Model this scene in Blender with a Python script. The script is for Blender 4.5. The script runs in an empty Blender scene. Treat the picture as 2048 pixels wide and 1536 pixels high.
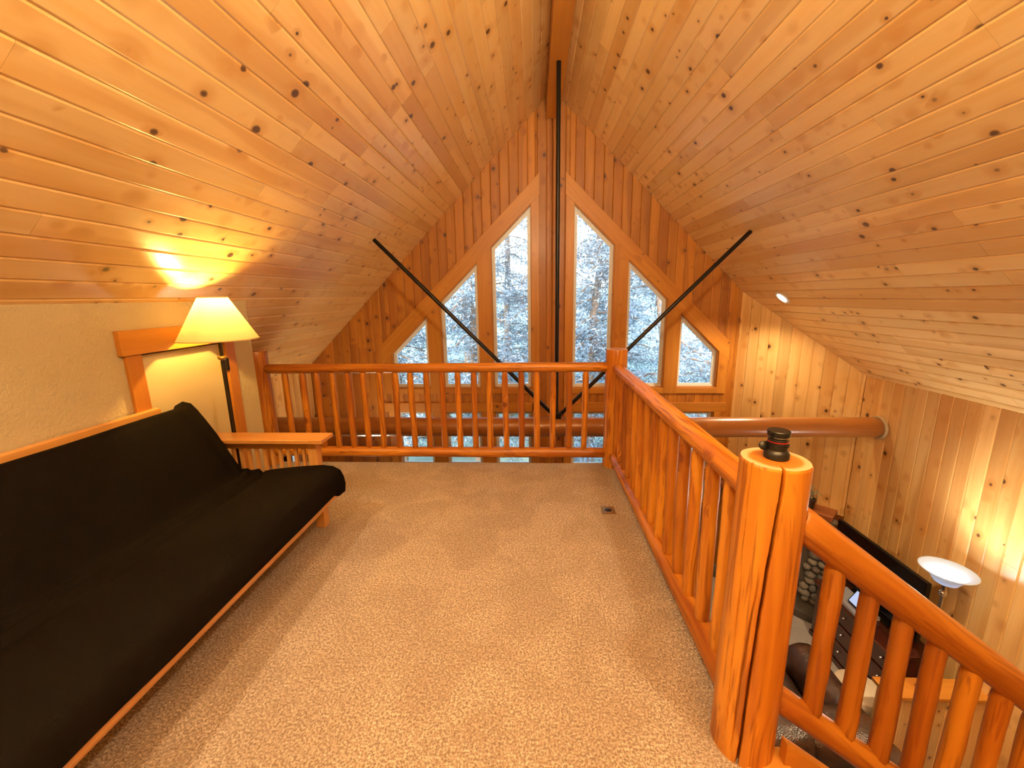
import bpy, bmesh, math, random
from mathutils import Matrix, Vector
from mathutils.noise import noise as pnoise
R = random.Random(7)
sc = bpy.context.scene
col = sc.collection

# ------------------------------------------------------------------ camera
FPX, CX, CY = 808.458, 1026.428, 757.849
CAMH = 1.4701
cam = bpy.data.cameras.new('camera'); camo = bpy.data.objects.new('camera', cam); col.objects.link(camo)
cam.sensor_width = 36.0; cam.sensor_fit = 'HORIZONTAL'
cam.lens = FPX / 2048 * 36.0
cam.shift_x = -(CX - 1024) / 2048; cam.shift_y = (CY - 768) / 2048
cam.clip_start = .05; cam.clip_end = 300
fw = Vector((-0.05220131, 0.97836303, -0.20020192)); rt = Vector((0.9986262, 0.05022672, -0.01493308)); up = Vector((0.00455449, 0.20070641, 0.97964085))
camo.matrix_world = Matrix(((rt.x, up.x, -fw.x, 0), (rt.y, up.y, -fw.y, 0), (rt.z, up.z, -fw.z, CAMH), (0, 0, 0, 1)))
sc.camera = camo

# ------------------------------------------------------------------ view, world, sun
sc.view_settings.view_transform = 'Standard'; sc.view_settings.look = 'None'
sc.view_settings.gamma = 1; sc.view_settings.use_curve_mapping = False
sc.view_settings.exposure = 0.24
sc.cycles.max_bounces = 7; sc.cycles.diffuse_bounces = 4; sc.cycles.glossy_bounces = 3; sc.cycles.transmission_bounces = 4; sc.cycles.transparent_max_bounces = 6; sc.cycles.sample_clamp_indirect = 4.0
w = bpy.data.worlds.new('world'); sc.world = w; w.use_nodes = True
wn = w.node_tree; bgn = wn.nodes['Background']
sky = wn.nodes.new('ShaderNodeTexSky'); sky.sky_type = 'NISHITA'; sky.sun_disc = False
sky.sun_elevation = math.radians(48); sky.sun_rotation = math.radians(200); sky.air_density = 1.3; sky.dust_density = 1.0
wn.links.new(sky.outputs[0], bgn.inputs[0]); bgn.inputs[1].default_value = 1.55
sun = bpy.data.lights.new('sun', 'SUN'); sun.energy = 3.8; sun.angle = math.radians(1.0); sun.color = (1, .96, .9)
suno = bpy.data.objects.new('sun', sun); col.objects.link(suno)
suno.rotation_euler = Vector((.35, .80, -.95)).to_track_quat('-Z', 'Y').to_euler()   # from behind the house onto the trees

def point_light(name, loc, energy, color, radius, parent=None, kind='POINT', target=None, spot=None, blend=.5):
    l = bpy.data.lights.new(name, kind); l.energy = energy; l.color = color
    l.shadow_soft_size = radius
    if spot: l.spot_size = spot; l.spot_blend = blend
    o = bpy.data.objects.new(name, l); col.objects.link(o)
    mw = Matrix.Translation(loc)
    if target is not None:
        mw = mw @ (Vector(target) - Vector(loc)).to_track_quat('-Z', 'Y').to_matrix().to_4x4()
    place(o, mw, parent)
    return o

# ------------------------------------------------------------------ geometry constants (metres; loft carpet is z = 0)
YF, YT, YG, YB = 3.40, 4.227, 5.448, -3.0
XG, XW, XK, XL = .2372, 3.6125, -2.219, -3.14      # ridge, right wall, knee wall, left outer wall
S, ZPK = .9818, 3.8787
ZF = -2.45
def zroof(x): return ZPK - S * abs(x - XG)

# ------------------------------------------------------------------ helpers
MW = {}
def place(o, mw, parent=None):
    MW[o.name] = mw.copy()
    if parent is not None:
        o.parent = parent
        o.matrix_parent_inverse = Matrix.Identity(4)
        o.matrix_basis = MW[parent.name].inverted() @ mw
    else:
        o.matrix_basis = mw
    return o
def tag(o, label=None, cat=None, group=None, kind=None):
    if label: o['label'] = label
    if cat: o['category'] = cat
    if group: o['group'] = group
    if kind: o['kind'] = kind
    return o
def thing(name, loc, label, cat, group=None, rz=0):
    o = bpy.data.objects.new(name, None); o.empty_display_size = .1; col.objects.link(o)
    place(o, Matrix.Translation(loc) @ Matrix.Rotation(rz, 4, 'Z')); return tag(o, label, cat, group)
def frame(o, x, z):
    x = Vector(x).normalized(); z = Vector(z); z = (z - x * z.dot(x)).normalized(); y = z.cross(x)
    o = Vector(o)
    return Matrix(((x.x, y.x, z.x, o.x), (x.y, y.y, z.y, o.y), (x.z, y.z, z.z, o.z), (0, 0, 0, 1)))
T = Matrix.Translation
I4 = Matrix.Identity(4)
def new_mesh(name, vs, fs, smooth=None, mats=None):
    me = bpy.data.meshes.new(name); me.from_pydata([tuple(v) for v in vs], [], fs)
    if smooth is True: me.polygons.foreach_set('use_smooth', [True] * len(me.polygons))
    elif smooth: me.polygons.foreach_set('use_smooth', list(smooth))
    me.update(); return me
def add(name, me, mat, parent=None, mw=I4):
    o = bpy.data.objects.new(name, me); col.objects.link(o)
    if mat is not None and not me.materials: me.materials.append(mat)
    return place(o, mw, parent)
def from_bm(name, bm, mat, parent=None, mw=I4, smooth=False):
    bmesh.ops.recalc_face_normals(bm, faces=bm.faces)
    me = bpy.data.meshes.new(name); bm.to_mesh(me); bm.free()
    if smooth: me.polygons.foreach_set('use_smooth', [True] * len(me.polygons))
    return add(name, me, mat, parent, mw)
def bm_box(bm, a, b, bev=0):
    r = bmesh.ops.create_cube(bm, size=1)
    bmesh.ops.scale(bm, vec=[b[i] - a[i] for i in range(3)], verts=r['verts'])
    bmesh.ops.translate(bm, vec=[(a[i] + b[i]) / 2 for i in range(3)], verts=r['verts'])
    if bev:
        es = list({e for v in r['verts'] for e in v.link_edges})
        bmesh.ops.bevel(bm, geom=es, offset=bev, segments=2, affect='EDGES', profile=.5)
def box(name, a, b, mat, parent=None, bev=0, axis=0):
    """box between world corners a and b; local X runs along world axis `axis` so the grain follows it"""
    c = [(a[i] + b[i]) / 2 for i in range(3)]; d = [b[i] - a[i] for i in range(3)]
    if axis == 0: mw = frame(c, (1, 0, 0), (0, 0, 1)); e = d
    elif axis == 1: mw = frame(c, (0, 1, 0), (0, 0, 1)); e = [d[1], d[0], d[2]]
    else: mw = frame(c, (0, 0, 1), (1, 0, 0)); e = [d[2], d[1], d[0]]
    bm = bmesh.new(); bm_box(bm, [-k / 2 for k in e], [k / 2 for k in e], bev)
    return from_bm(name, bm, mat, parent, mw)
def prism_mesh(name, poly, t, c=0.0, c2=None):
    """poly in local (x, y), extruded from z = 0 to z = t; c chamfers the long (y) edges of the face"""
    n = len(poly); yc = sum(p[1] for p in poly) / n
    vs = [(x, y, 0) for x, y in poly]
    if c:
        vs += [(x, y, t - c * .55) for x, y in poly]
        vs += [(x, y - c if y > yc else y + c, t) for x, y in poly]; L = 3
    else:
        vs += [(x, y, t) for x, y in poly]; L = 2
    fs = [tuple(range(n))[::-1], tuple(range((L - 1) * n, L * n))]
    for k in range(L - 1):
        for i in range(n):
            j = (i + 1) % n; fs.append((k * n + i, k * n + j, (k + 1) * n + j, (k + 1) * n + i))
    area = sum(poly[i][0] * poly[(i + 1) % n][1] - poly[(i + 1) % n][0] * poly[i][1] for i in range(n))
    if area < 0: fs = [f[::-1] for f in fs]
    return new_mesh(name, vs, fs)
def ring_mesh(name, outer, inner, t):
    """frame between two polygons with equal vertex count in local (x, y), z from 0 to t"""
    n = len(outer); vs = [(x, y, 0) for x, y in outer] + [(x, y, 0) for x, y in inner] + [(x, y, t) for x, y in outer] + [(x, y, t) for x, y in inner]
    fs = []
    for i in range(n):
        j = (i + 1) % n
        fs += [(i, i + n, j + n, j), (2 * n + i, 2 * n + j, 3 * n + j, 3 * n + i), (i, j, 2 * n + j, 2 * n + i), (n + i, 3 * n + i, 3 * n + j, n + j)]
    return new_mesh(name, vs, fs)
def inset(poly, d):
    n = len(poly); a = sum(poly[i][0] * poly[(i + 1) % n][1] - poly[(i + 1) % n][0] * poly[i][1] for i in range(n)); sg = 1 if a > 0 else -1
    ls = []
    for i in range(n):
        p, q = Vector(poly[i]), Vector(poly[(i + 1) % n]); u = (q - p).normalized(); nn = Vector((-u.y, u.x)) * sg
        ls.append((p + nn * d, u))
    out = []
    for i in range(n):
        p, u = ls[i - 1]; q, v = ls[i]; den = u.x * v.y - u.y * v.x
        k = ((q.x - p.x) * v.y - (q.y - p.y) * v.x) / den; out.append(tuple(p + u * k))
    return out
def lathe(name, prof, mat, parent=None, mw=I4, seg=32, smooth=True, close=False):
    vs = []; fs = []; n = len(prof)
    for r, z in prof:
        for k in range(seg):
            a = 2 * math.pi * k / seg; vs.append((r * math.cos(a), r * math.sin(a), z))
    m = n if close else n - 1
    for i in range(m):
        for k in range(seg):
            k2 = (k + 1) % seg; i2 = (i + 1) % n; fs.append((i * seg + k, i * seg + k2, i2 * seg + k2, i2 * seg + k))
    me = new_mesh(name, vs, fs, smooth)
    bm = bmesh.new(); bm.from_mesh(me)
    bmesh.ops.remove_doubles(bm, verts=bm.verts, dist=1e-6); bmesh.ops.recalc_face_normals(bm, faces=bm.faces)
    for e in bm.edges:
        if len(e.link_faces) == 2 and e.calc_face_angle(0) > .6: e.smooth = False
    bm.to_mesh(me); bm.free()
    return add(name, me, mat, parent, mw)
def log_mesh(name, L, r, seg=14, rings=9, wob=.05, seed=0, ends=.006, facet=0.0, prof=None):
    """peeled log along local X with knobs, taper and rounded-over ends"""
    vs = []; fs = []; sm = []
    xs = [0, ends] + [L * (i + 1) / (rings + 1) for i in range(rings)] + [L - ends, L]
    for i, x in enumerate(xs):
        k = .9 if i in (0, len(xs) - 1) else 1.0
        pr = prof(x / L) if prof else 1.0
        for j in range(seg):
            a = 2 * math.pi * j / seg
            q = 1 + wob * pnoise(Vector((x * 2.5 + seed * 7.3, math.cos(a) * .8, math.sin(a) * .8 + seed))) + facet * pnoise(Vector((x * 9 + seed, math.cos(a) * 2.2, math.sin(a) * 2.2)))
            q2 = wob * .7 * r
            vs.append((x, r * k * pr * q * math.cos(a) + q2 * pnoise(Vector((x * 3, seed, 0))), r * k * pr * q * math.sin(a) + q2 * pnoise(Vector((x * 3, 0, seed + 5)))))
    n = len(xs)
    for i in range(n - 1):
        for j in range(seg):
            j2 = (j + 1) % seg; fs.append((i * seg + j, i * seg + j2, (i + 1) * seg + j2, (i + 1) * seg + j)); sm.append(True)
    b0 = len(vs); vs += vs[:seg]; vs += vs[(n - 1) * seg:n * seg]
    fs.append(tuple(range(b0, b0 + seg))[::-1]); fs.append(tuple(range(b0 + seg, b0 + 2 * seg))); sm += [False, False]
    me = new_mesh(name, vs, fs, sm); return me
def log(name, p0, p1, r, mat, parent=None, z=(0, 0, 1), **k):
    p0, p1 = Vector(p0), Vector(p1); d = p1 - p0
    if abs(d.normalized().z) > .9: z = (0, 1, 0)
    return add(name, log_mesh(name, d.length, r, **k), mat, parent, frame(p0, d, z))
def tube(name, pts, r, mat, parent=None, seg=8, cyc=False):
    pts = [Vector(p) for p in pts]; o = pts[0].copy(); vs = []; fs = []; n = len(pts)
    for i, p in enumerate(pts):
        d = (pts[min(i + 1, n - 1)] - pts[max(i - 1, 0)]).normalized()
        a = Vector((0, 0, 1)) if abs(d.z) < .9 else Vector((1, 0, 0))
        u = d.cross(a).normalized(); v = d.cross(u)
        for j in range(seg):
            t = 2 * math.pi * j / seg; vs.append(p - o + (u * math.cos(t) + v * math.sin(t)) * r)
    for i in range(n - 1):
        for j in range(seg):
            j2 = (j + 1) % seg; fs.append((i * seg + j, i * seg + j2, (i + 1) * seg + j2, (i + 1) * seg + j))
    fs += [tuple(range(seg)), tuple(range((n - 1) * seg, n * seg))[::-1]]
    return add(name, new_mesh(name, vs, fs, [True] * (len(fs) - 2) + [False] * 2), mat, parent, T(o))
def blob_mesh(name, sub=1, amp=.12, seed=0):
    bm = bmesh.new(); bmesh.ops.create_icosphere(bm, subdivisions=sub, radius=1)
    for v in bm.verts: v.co *= 1 + amp * pnoise(v.co * 1.3 + Vector((seed * 3.1, seed, 0)))
    me = bpy.data.meshes.new(name); bm.to_mesh(me); bm.free()
    me.polygons.foreach_set('use_smooth', [True] * len(me.polygons)); return me

# ------------------------------------------------------------------ materials
class NT:
    def __init__(s, name):
        s.m = bpy.data.materials.new(name); s.m.use_nodes = True; s.t = s.m.node_tree; s.b = s.t.nodes['Principled BSDF']; s.out = s.t.nodes['Material Output']
    def n(s, typ, **k):
        x = s.t.nodes.new('ShaderNode' + typ)
        for a, v in k.items(): setattr(x, a, v)
        return x
    def l(s, a, b): s.t.links.new(a, b)
    def math(s, op, a, b=None, clamp=False):
        x = s.n('Math', operation=op, use_clamp=clamp)
        for i, v in enumerate((a, b)):
            if v is None: continue
            if isinstance(v, (int, float)): x.inputs[i].default_value = v
            else: s.l(v, x.inputs[i])
        return x.outputs[0]
    def vm(s, op, a, b):
        x = s.n('VectorMath', operation=op)
        for i, v in enumerate((a, b)):
            if isinstance(v, tuple): x.inputs[i].default_value = v
            else: s.l(v, x.inputs[i])
        return x.outputs[0]
    def noise(s, vec, scale, detail=2, rough=.5, dist=0):
        x = s.n('TexNoise'); x.inputs['Scale'].default_value = scale; x.inputs['Detail'].default_value = detail; x.inputs['Roughness'].default_value = rough; x.inputs['Distortion'].default_value = dist
        if vec is not None: s.l(vec, x.inputs['Vector'])
        return x
    def ramp(s, fac, stops):
        x = s.n('ValToRGB'); e = x.color_ramp.elements
        while len(e) < len(stops): e.new(.5)
        for i, (p, c) in enumerate(stops): e[i].position = p; e[i].color = (*c, 1) if len(c) == 3 else c
        s.l(fac, x.inputs[0]); return x.outputs[0]
    def mix(s, fac, a, b, mode='MIX'):
        x = s.n('MixRGB', blend_type=mode)
        for i, v in enumerate((fac, a, b)):
            if isinstance(v, (int, float)): x.inputs[i].default_value = v
            elif isinstance(v, tuple): x.inputs[i].default_value = (*v, 1)
            else: s.l(v, x.inputs[i])
        return x.outputs[0]
    def rng(s, v, a, b, c, d, smooth=True):
        x = s.n('MapRange'); x.interpolation_type = 'SMOOTHSTEP' if smooth else 'LINEAR'
        for i, q in zip((0, 1, 2, 3, 4), (v, a, b, c, d)):
            if isinstance(q, (int, float)): x.inputs[i].default_value = q
            else: s.l(q, x.inputs[i])
        return x.outputs[0]
    def bump(s, h, strength, dist=.01):
        x = s.n('Bump'); x.inputs['Strength'].default_value = strength; x.inputs['Distance'].default_value = dist
        s.l(h, x.inputs['Height']); s.l(x.outputs[0], s.b.inputs['Normal'])
def P(nt, **k):
    for a, v in k.items():
        i = nt.b.inputs[a.replace('_', ' ')]
        i.default_value = (*v, 1) if isinstance(v, tuple) and len(v) == 3 and i.type == 'RGBA' else v
def plain(name, c, rough=.5, metal=0., spec=.5, **k):
    nt = NT(name); P(nt, Base_Color=c, Roughness=rough, Metallic=metal, **k); nt.b.inputs['Specular IOR Level'].default_value = spec
    n = nt.noise(nt.n('TexCoord').outputs['Object'], 30, 3)
    nt.l(nt.mix(.12, c, nt.ramp(n.outputs[0], [(.3, tuple(v * .7 for v in c)), (.7, tuple(min(1, v * 1.2) for v in c))])), nt.b.inputs['Base Color'])
    return nt.m
def emis(name, c, e):
    nt = NT(name); P(nt, Base_Color=(0, 0, 0)); nt.b.inputs['Emission Color'].default_value = (*c, 1); nt.b.inputs['Emission Strength'].default_value = e
    return nt.m
def wood(name, pale, mid, streak, knot=(.045, .017, .010), kscale=8.6, keep=.78, rmax=.17, rough=.38, coat=.25, vary=.22, knot3d=False, grain=24, streaky=.42, bump=.10, lo=.36, hi=.60, fibre=0.0, croug=.24):
    nt = NT(name)
    oi = nt.n('ObjectInfo').outputs['Random']
    tc = nt.n('TexCoord').outputs['Object']
    cmb = nt.n('CombineXYZ'); nt.l(nt.math('MULTIPLY', oi, 61.7), cmb.inputs[0]); nt.l(nt.math('MULTIPLY', oi, 173.3), cmb.inputs[1]); nt.l(nt.math('MULTIPLY', oi, 37.1), cmb.inputs[2])
    p = nt.vm('ADD', tc, cmb.outputs[0])
    # knots
    pk = p
    vo = nt.n('TexVoronoi'); vo.voronoi_dimensions = '3D'; vo.inputs['Scale'].default_value = 1.0
    nt.l(nt.vm('MULTIPLY', pk, (kscale * .85, kscale, kscale if knot3d else .0)), vo.inputs['Vector'])
    sep = nt.n('SeparateColor'); nt.l(vo.outputs['Color'], sep.inputs[0])
    on = nt.math('LESS_THAN', sep.outputs[0], keep)
    rr = nt.math('MULTIPLY', nt.math('ADD', nt.math('MULTIPLY', nt.math('POWER', sep.outputs[1], 2.0), rmax), .07), on)
    d = vo.outputs['Distance']
    km = nt.rng(d, nt.math('MULTIPLY', rr, .55), nt.math('ADD', rr, .004), 1.0, 0.0)
    km = nt.math('MULTIPLY', km, on)
    halo = nt.math('MULTIPLY', nt.rng(d, nt.math('MULTIPLY', rr, .8), nt.math('ADD', nt.math('MULTIPLY', rr, 3.2), .01), 1.0, 0.0), on)
    # grain, bending round the knots
    warp = nt.noise(nt.vm('MULTIPLY', p, (1.6, 5, 5)), 1, 1)
    off = nt.n('CombineXYZ'); nt.l(nt.math('ADD', nt.math('MULTIPLY', warp.outputs[0], .10), nt.math('MULTIPLY', halo, .05)), off.inputs[1]); nt.l(nt.math('MULTIPLY', warp.outputs[0], .05), off.inputs[2])
    pg = nt.vm('MULTIPLY', nt.vm('ADD', p, off.outputs[0]), (.9, grain, grain))
    g = nt.noise(pg, 1, 2, .6)
    st = nt.noise(nt.vm('MULTIPLY', nt.vm('ADD', p, off.outputs[0]), (.35, 8.5, 8.5)), 1, 0)
    gm = nt.math('ADD', nt.math('MULTIPLY', g.outputs[0], .55), nt.math('MULTIPLY', warp.outputs[0], .45))
    c = nt.ramp(gm, [(lo, mid), (hi, pale)])
    if fibre:
        fb = nt.noise(nt.vm('MULTIPLY', nt.vm('ADD', p, off.outputs[0]), (2.2, 55, 55)), 1, 2, .65)
        c = nt.mix(nt.rng(fb.outputs[0], .50, .66, 0, fibre), c, streak)
    c = nt.mix(nt.math('MULTIPLY', nt.rng(st.outputs[0], .54, .70, 0, 1), streaky), c, streak)
    v = nt.rng(oi, 0, 1, 1 - vary, 1 + vary * .45, False)
    c = nt.mix(1.0, c, nt.mix(0.0, v, v), 'MULTIPLY')
    darkb = nt.math('MULTIPLY', nt.math('GREATER_THAN', nt.math('FRACT', nt.math('MULTIPLY', oi, 17.13)), .82), .38)
    c = nt.mix(darkb, c, streak)
    c = nt.mix(nt.math('MULTIPLY', halo, .5), c, streak)
    c = nt.mix(nt.math('MULTIPLY', km, .9), c, knot)
    nt.l(c, nt.b.inputs['Base Color'])
    P(nt, Roughness=rough, Coat_Weight=coat, Coat_Roughness=croug)
    nt.bump(nt.noise(nt.vm('MULTIPLY', p, (2.5, 30, 30)), 1, 1).outputs[0], bump, .004)
    return nt.m

M = {}
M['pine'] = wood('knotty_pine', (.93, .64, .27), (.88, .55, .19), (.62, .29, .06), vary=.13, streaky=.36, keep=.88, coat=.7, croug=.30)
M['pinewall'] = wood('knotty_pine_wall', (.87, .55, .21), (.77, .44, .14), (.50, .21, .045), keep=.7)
M['gable'] = wood('knotty_pine_gable_shaded', (.52, .195, .017), (.41, .138, .010), (.22, .06, .005), keep=.62, coat=.08, rough=.5)  # darker, redder copy of the pine; the gable's backlit shade is in the colour
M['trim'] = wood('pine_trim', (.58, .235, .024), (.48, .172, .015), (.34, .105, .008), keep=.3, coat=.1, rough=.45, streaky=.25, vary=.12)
M['log'] = wood('peeled_log', (.70, .272, .018), (.47, .148, .008), (.23, .052, .003), knot=(.16, .035, .006), kscale=5, keep=.45, rmax=.10, rough=.42, coat=.14, vary=.16, knot3d=True, grain=20, streaky=.5, bump=.6, lo=.42, hi=.56, fibre=.75)
M['beamlog'] = wood('log_beam', (.40, .155, .03), (.30, .10, .016), (.2, .06, .01), knot=(.15, .04, .010), kscale=4, keep=.3, rough=.32, coat=.5, vary=.1, knot3d=True, grain=14, streaky=.35)
M['fut'] = wood('futon_wood', (.74, .36, .09), (.60, .25, .05), (.5, .18, .03), keep=.04, rough=.3, coat=.5, vary=.06, knot3d=True, grain=30, streaky=.2)
M['dark'] = wood('dark_cherry', (.075, .018, .010), (.045, .011, .007), (.03, .008, .005), keep=.0, rough=.14, coat=.6, vary=.05, knot3d=True)
M['mantel'] = wood('mantel_wood', (.34, .10, .025), (.24, .065, .016), (.18, .05, .012), keep=.2, vary=.05, knot3d=True)

# end grain of a cut log: pale sapwood ring, orange heart
nt = NT('log_end_grain'); tc = nt.n('TexCoord').outputs['Object']
ln = nt.n('VectorMath', operation='LENGTH'); nt.l(nt.vm('MULTIPLY', tc, (0, 1, 1)), ln.inputs[0])
nz = nt.noise(tc, 18, 3); rad = nt.math('ADD', ln.outputs['Value'], nt.math('MULTIPLY', nt.math('SUBTRACT', nz.outputs[0], .5), .016))
rings = nt.math('SINE', nt.math('MULTIPLY', rad, 900))
c = nt.ramp(nt.math('MULTIPLY', rad, 10), [(.0, (.50, .13, .008)), (.62, (.62, .21, .018)), (.72, (.82, .52, .22)), (1, (.88, .64, .36))])
nt.l(nt.mix(nt.math('MULTIPLY', nt.math('ADD', rings, 1), .06), c, (.35, .12, .02)), nt.b.inputs['Base Color']); P(nt, Roughness=.35, Coat_Weight=.4); M['endgrain'] = nt.m

def carpet_mat(name, a, b, c):
    nt = NT(name); tc = nt.n('TexCoord').outputs['Object']
    f = nt.noise(tc, 120, 2, .8); big = nt.noise(tc, 3.2, 3, .6, .6); md = nt.noise(tc, 60, 2)
    cc = nt.ramp(f.outputs[0], [(.36, a), (.50, b), (.64, c)])
    cc = nt.mix(nt.rng(md.outputs[0], .35, .65, .35, 0), cc, a)
    cc = nt.mix(nt.rng(big.outputs[0], .40, .62, .30, 0), cc, a)
    nt.l(cc, nt.b.inputs['Base Color']); P(nt, Roughness=1.0, Sheen_Weight=.15); nt.b.inputs['Specular IOR Level'].default_value = .05
    nt.bump(f.outputs[0], 1.0, .014); return nt.m
M['carpet'] = carpet_mat('loft_carpet', (.23, .15, .09), (.56, .415, .275), (.90, .76, .58))
M['carpet2'] = carpet_mat('living_carpet', (.30, .27, .25), (.46, .42, .39), (.6, .56, .52))

nt = NT('textured_plaster'); tc = nt.n('TexCoord').outputs['Object']
a = nt.noise(tc, 55, 4, .6); nt.l(nt.mix(nt.noise(tc, 5).outputs[0], (.50, .405, .215), (.56, .46, .26)), nt.b.inputs['Base Color']); P(nt, Roughness=.6); nt.bump(a.outputs[0], .55, .012); M['plaster'] = nt.m
nt = NT('painted_door'); tc = nt.n('TexCoord').outputs['Object']
nt.l(nt.mix(nt.noise(tc, 6).outputs[0], (.60, .48, .24), (.64, .52, .28)), nt.b.inputs['Base Color']); P(nt, Roughness=.22, Coat_Weight=.3); M['door'] = nt.m
nt = NT('futon_fabric'); tc = nt.n('TexCoord').outputs['Object']
f = nt.noise(tc, 260, 3, .7); nt.l(nt.ramp(f.outputs[0], [(.35, (.0014, .0010, .0006)), (.7, (.0045, .0031, .0016))]), nt.b.inputs['Base Color']); P(nt, Roughness=.85, Sheen_Weight=.006, Sheen_Roughness=.5, Sheen_Tint=(.5, .36, .18)); nt.b.inputs['Specular IOR Level'].default_value = .04; nt.bump(f.outputs[0], .35, .004); M['futonfab'] = nt.m
nt = NT('brown_leather'); tc = nt.n('TexCoord').outputs['Object']
f = nt.noise(tc, 9, 5, .6); vo = nt.n('TexVoronoi'); vo.inputs['Scale'].default_value = 130; nt.l(tc, vo.inputs['Vector'])
nt.l(nt.ramp(f.outputs[0], [(.35, (.018, .009, .006)), (.75, (.075, .035, .018))]), nt.b.inputs['Base Color']); P(nt, Roughness=.28); nt.bump(nt.math('ADD', vo.outputs[0], nt.math('MULTIPLY', f.outputs[0], 3)), .25, .008); M['leather'] = nt.m
nt = NT('lamp_shade_linen'); tc = nt.n('TexCoord').outputs['Object']
tr = nt.n('BsdfTranslucent'); df = nt.n('BsdfDiffuse'); mx = nt.n('MixShader'); mx.inputs[0].default_value = .19
wv = nt.noise(nt.vm('MULTIPLY', tc, (90, 90, 400)), 1, 2); cc = nt.mix(wv.outputs[0], (.78, .62, .28), (.86, .72, .36))
nt.l(cc, tr.inputs[0]); nt.l(cc, df.inputs[0]); nt.l(df.outputs[0], mx.inputs[1]); nt.l(tr.outputs[0], mx.inputs[2]); nt.l(mx.outputs[0], nt.out.inputs[0]); M['shade'] = nt.m
nt = NT('frosted_glass_bowl'); tr = nt.n('BsdfTranslucent'); df = nt.n('BsdfPrincipled'); df.inputs['Roughness'].default_value = .25; mx = nt.n('MixShader'); mx.inputs[0].default_value = .5
cc = nt.mix(nt.noise(nt.n('TexCoord').outputs['Object'], 8).outputs[0], (.62, .72, .86), (.72, .80, .92)); nt.l(cc, tr.inputs[0]); nt.l(cc, df.inputs[0]); nt.l(df.outputs[0], mx.inputs[1]); nt.l(tr.outputs[0], mx.inputs[2]); nt.l(mx.outputs[0], nt.out.inputs[0]); M['bowl'] = nt.m
nt = NT('window_glass'); gl = nt.n('BsdfGlossy'); gl.inputs['Roughness'].default_value = .0; tp = nt.n('BsdfTransparent'); tp.inputs[0].default_value = (.93, .96, .97, 1); mx = nt.n('MixShader'); fr = nt.n('Fresnel'); fr.inputs[0].default_value = 1.5
nt.l(nt.math('MULTIPLY', fr.outputs[0], 1.6, True), mx.inputs[0]); nt.l(tp.outputs[0], mx.inputs[1]); nt.l(gl.outputs[0], mx.inputs[2]); nt.l(mx.outputs[0], nt.out.inputs[0]); M['glass'] = nt.m
M['vinyl'] = plain('window_vinyl', (.80, .80, .78), .35)
M['black'] = plain('black_steel', (.012, .009, .008), .4, .6)
M['blackpl'] = plain('black_plastic', (.005, .0047, .0045), .38, spec=.3)
M['screen'] = plain('tv_screen', (.003, .003, .005), .10, spec=.25)
M['bronze'] = plain('dark_bronze', (.03, .022, .014), .3, .8)
M['chrome'] = plain('brushed_chrome', (.55, .55, .56), .22, 1.)
M['brass'] = plain('antique_brass', (.42, .28, .08), .35, 1.)
M['red'] = plain('red_anodised', (.55, .02, .02), .3, .5)
M['white'] = plain('white_paint', (.82, .8, .75), .4)
M['cord'] = plain('brown_cord', (.05, .03, .015), .5)
M['stone'] = None
nt = NT('river_rock'); oi = nt.n('ObjectInfo').outputs['Random']; tc = nt.n('TexCoord').outputs['Object']
cc = nt.ramp(oi, [(0, (.10, .09, .08)), (.3, (.19, .165, .13)), (.6, (.28, .25, .20)), (1, (.15, .145, .14))]); nt.l(nt.mix(.35, cc, nt.noise(tc, 3, 4).outputs['Color'], 'OVERLAY'), nt.b.inputs['Base Color']); P(nt, Roughness=.55); nt.bump(nt.noise(tc, 6, 4).outputs[0], .3, .1); M['stone'] = nt.m
M['mortar'] = plain('dark_mortar', (.07, .06, .05), .9)
M['cream'] = plain('cream_fabric', (.66, .56, .40), .9)
M['caulk'] = plain('tan_rope_collar', (.52, .42, .24), .8)
M['pot'] = plain('dark_plant_pot', (.03, .022, .016), .4)
def leafmat(name, a, b):
    nt = NT(name); ge = nt.n('NewGeometry').outputs['Random Per Island']
    cc = nt.ramp(ge, [(0, a), (1, b)]); df = nt.n('BsdfDiffuse'); tr = nt.n('BsdfTranslucent'); gs = nt.n('BsdfGlossy'); gs.inputs['Roughness'].default_value = .35
    nt.l(cc, df.inputs[0]); nt.l(cc, tr.inputs[0]); mx = nt.n('MixShader'); mx.inputs[0].default_value = .35; m2 = nt.n('MixShader'); m2.inputs[0].default_value = .12
    nt.l(df.outputs[0], mx.inputs[1]); nt.l(tr.outputs[0], mx.inputs[2]); nt.l(mx.outputs[0], m2.inputs[1]); nt.l(gs.outputs[0], m2.inputs[2]); nt.l(m2.outputs[0], nt.out.inputs[0]); return nt.m
M['leaf'] = leafmat('conifer_foliage', (.08, .14, .17), (.50, .58, .62))
M['leaf2'] = leafmat('house_plant_leaf', (.12, .16, .07), (.55, .58, .42))
M['bark'] = plain('bark', (.30, .19, .12), .9)
M['grass'] = carpet_mat('meadow_grass', (.16, .22, .13), (.32, .40, .28), (.60, .64, .52))
M['roofout'] = plain('roof_shingle', (.10, .09, .08), .9)

# ================================================================== SETTING
def struct(o, label, cat): return tag(o, label, cat, kind='structure')
BW = .118; TB = .016; CH = .0085
_pl = {}
def plank(parent, mw, L, mat, w=BW, t=TB, name='board'):
    k = (round(L, 3), round(w, 4), t, mat.name)
    if k not in _pl:
        me = prism_mesh('board', [(0, -w / 2 + .0002), (L, -w / 2 + .0002), (L, w / 2 - .0002), (0, w / 2 - .0002)], t, CH); me.materials.append(mat); _pl[k] = me
    return add(name, _pl[k], None, parent, mw)

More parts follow.
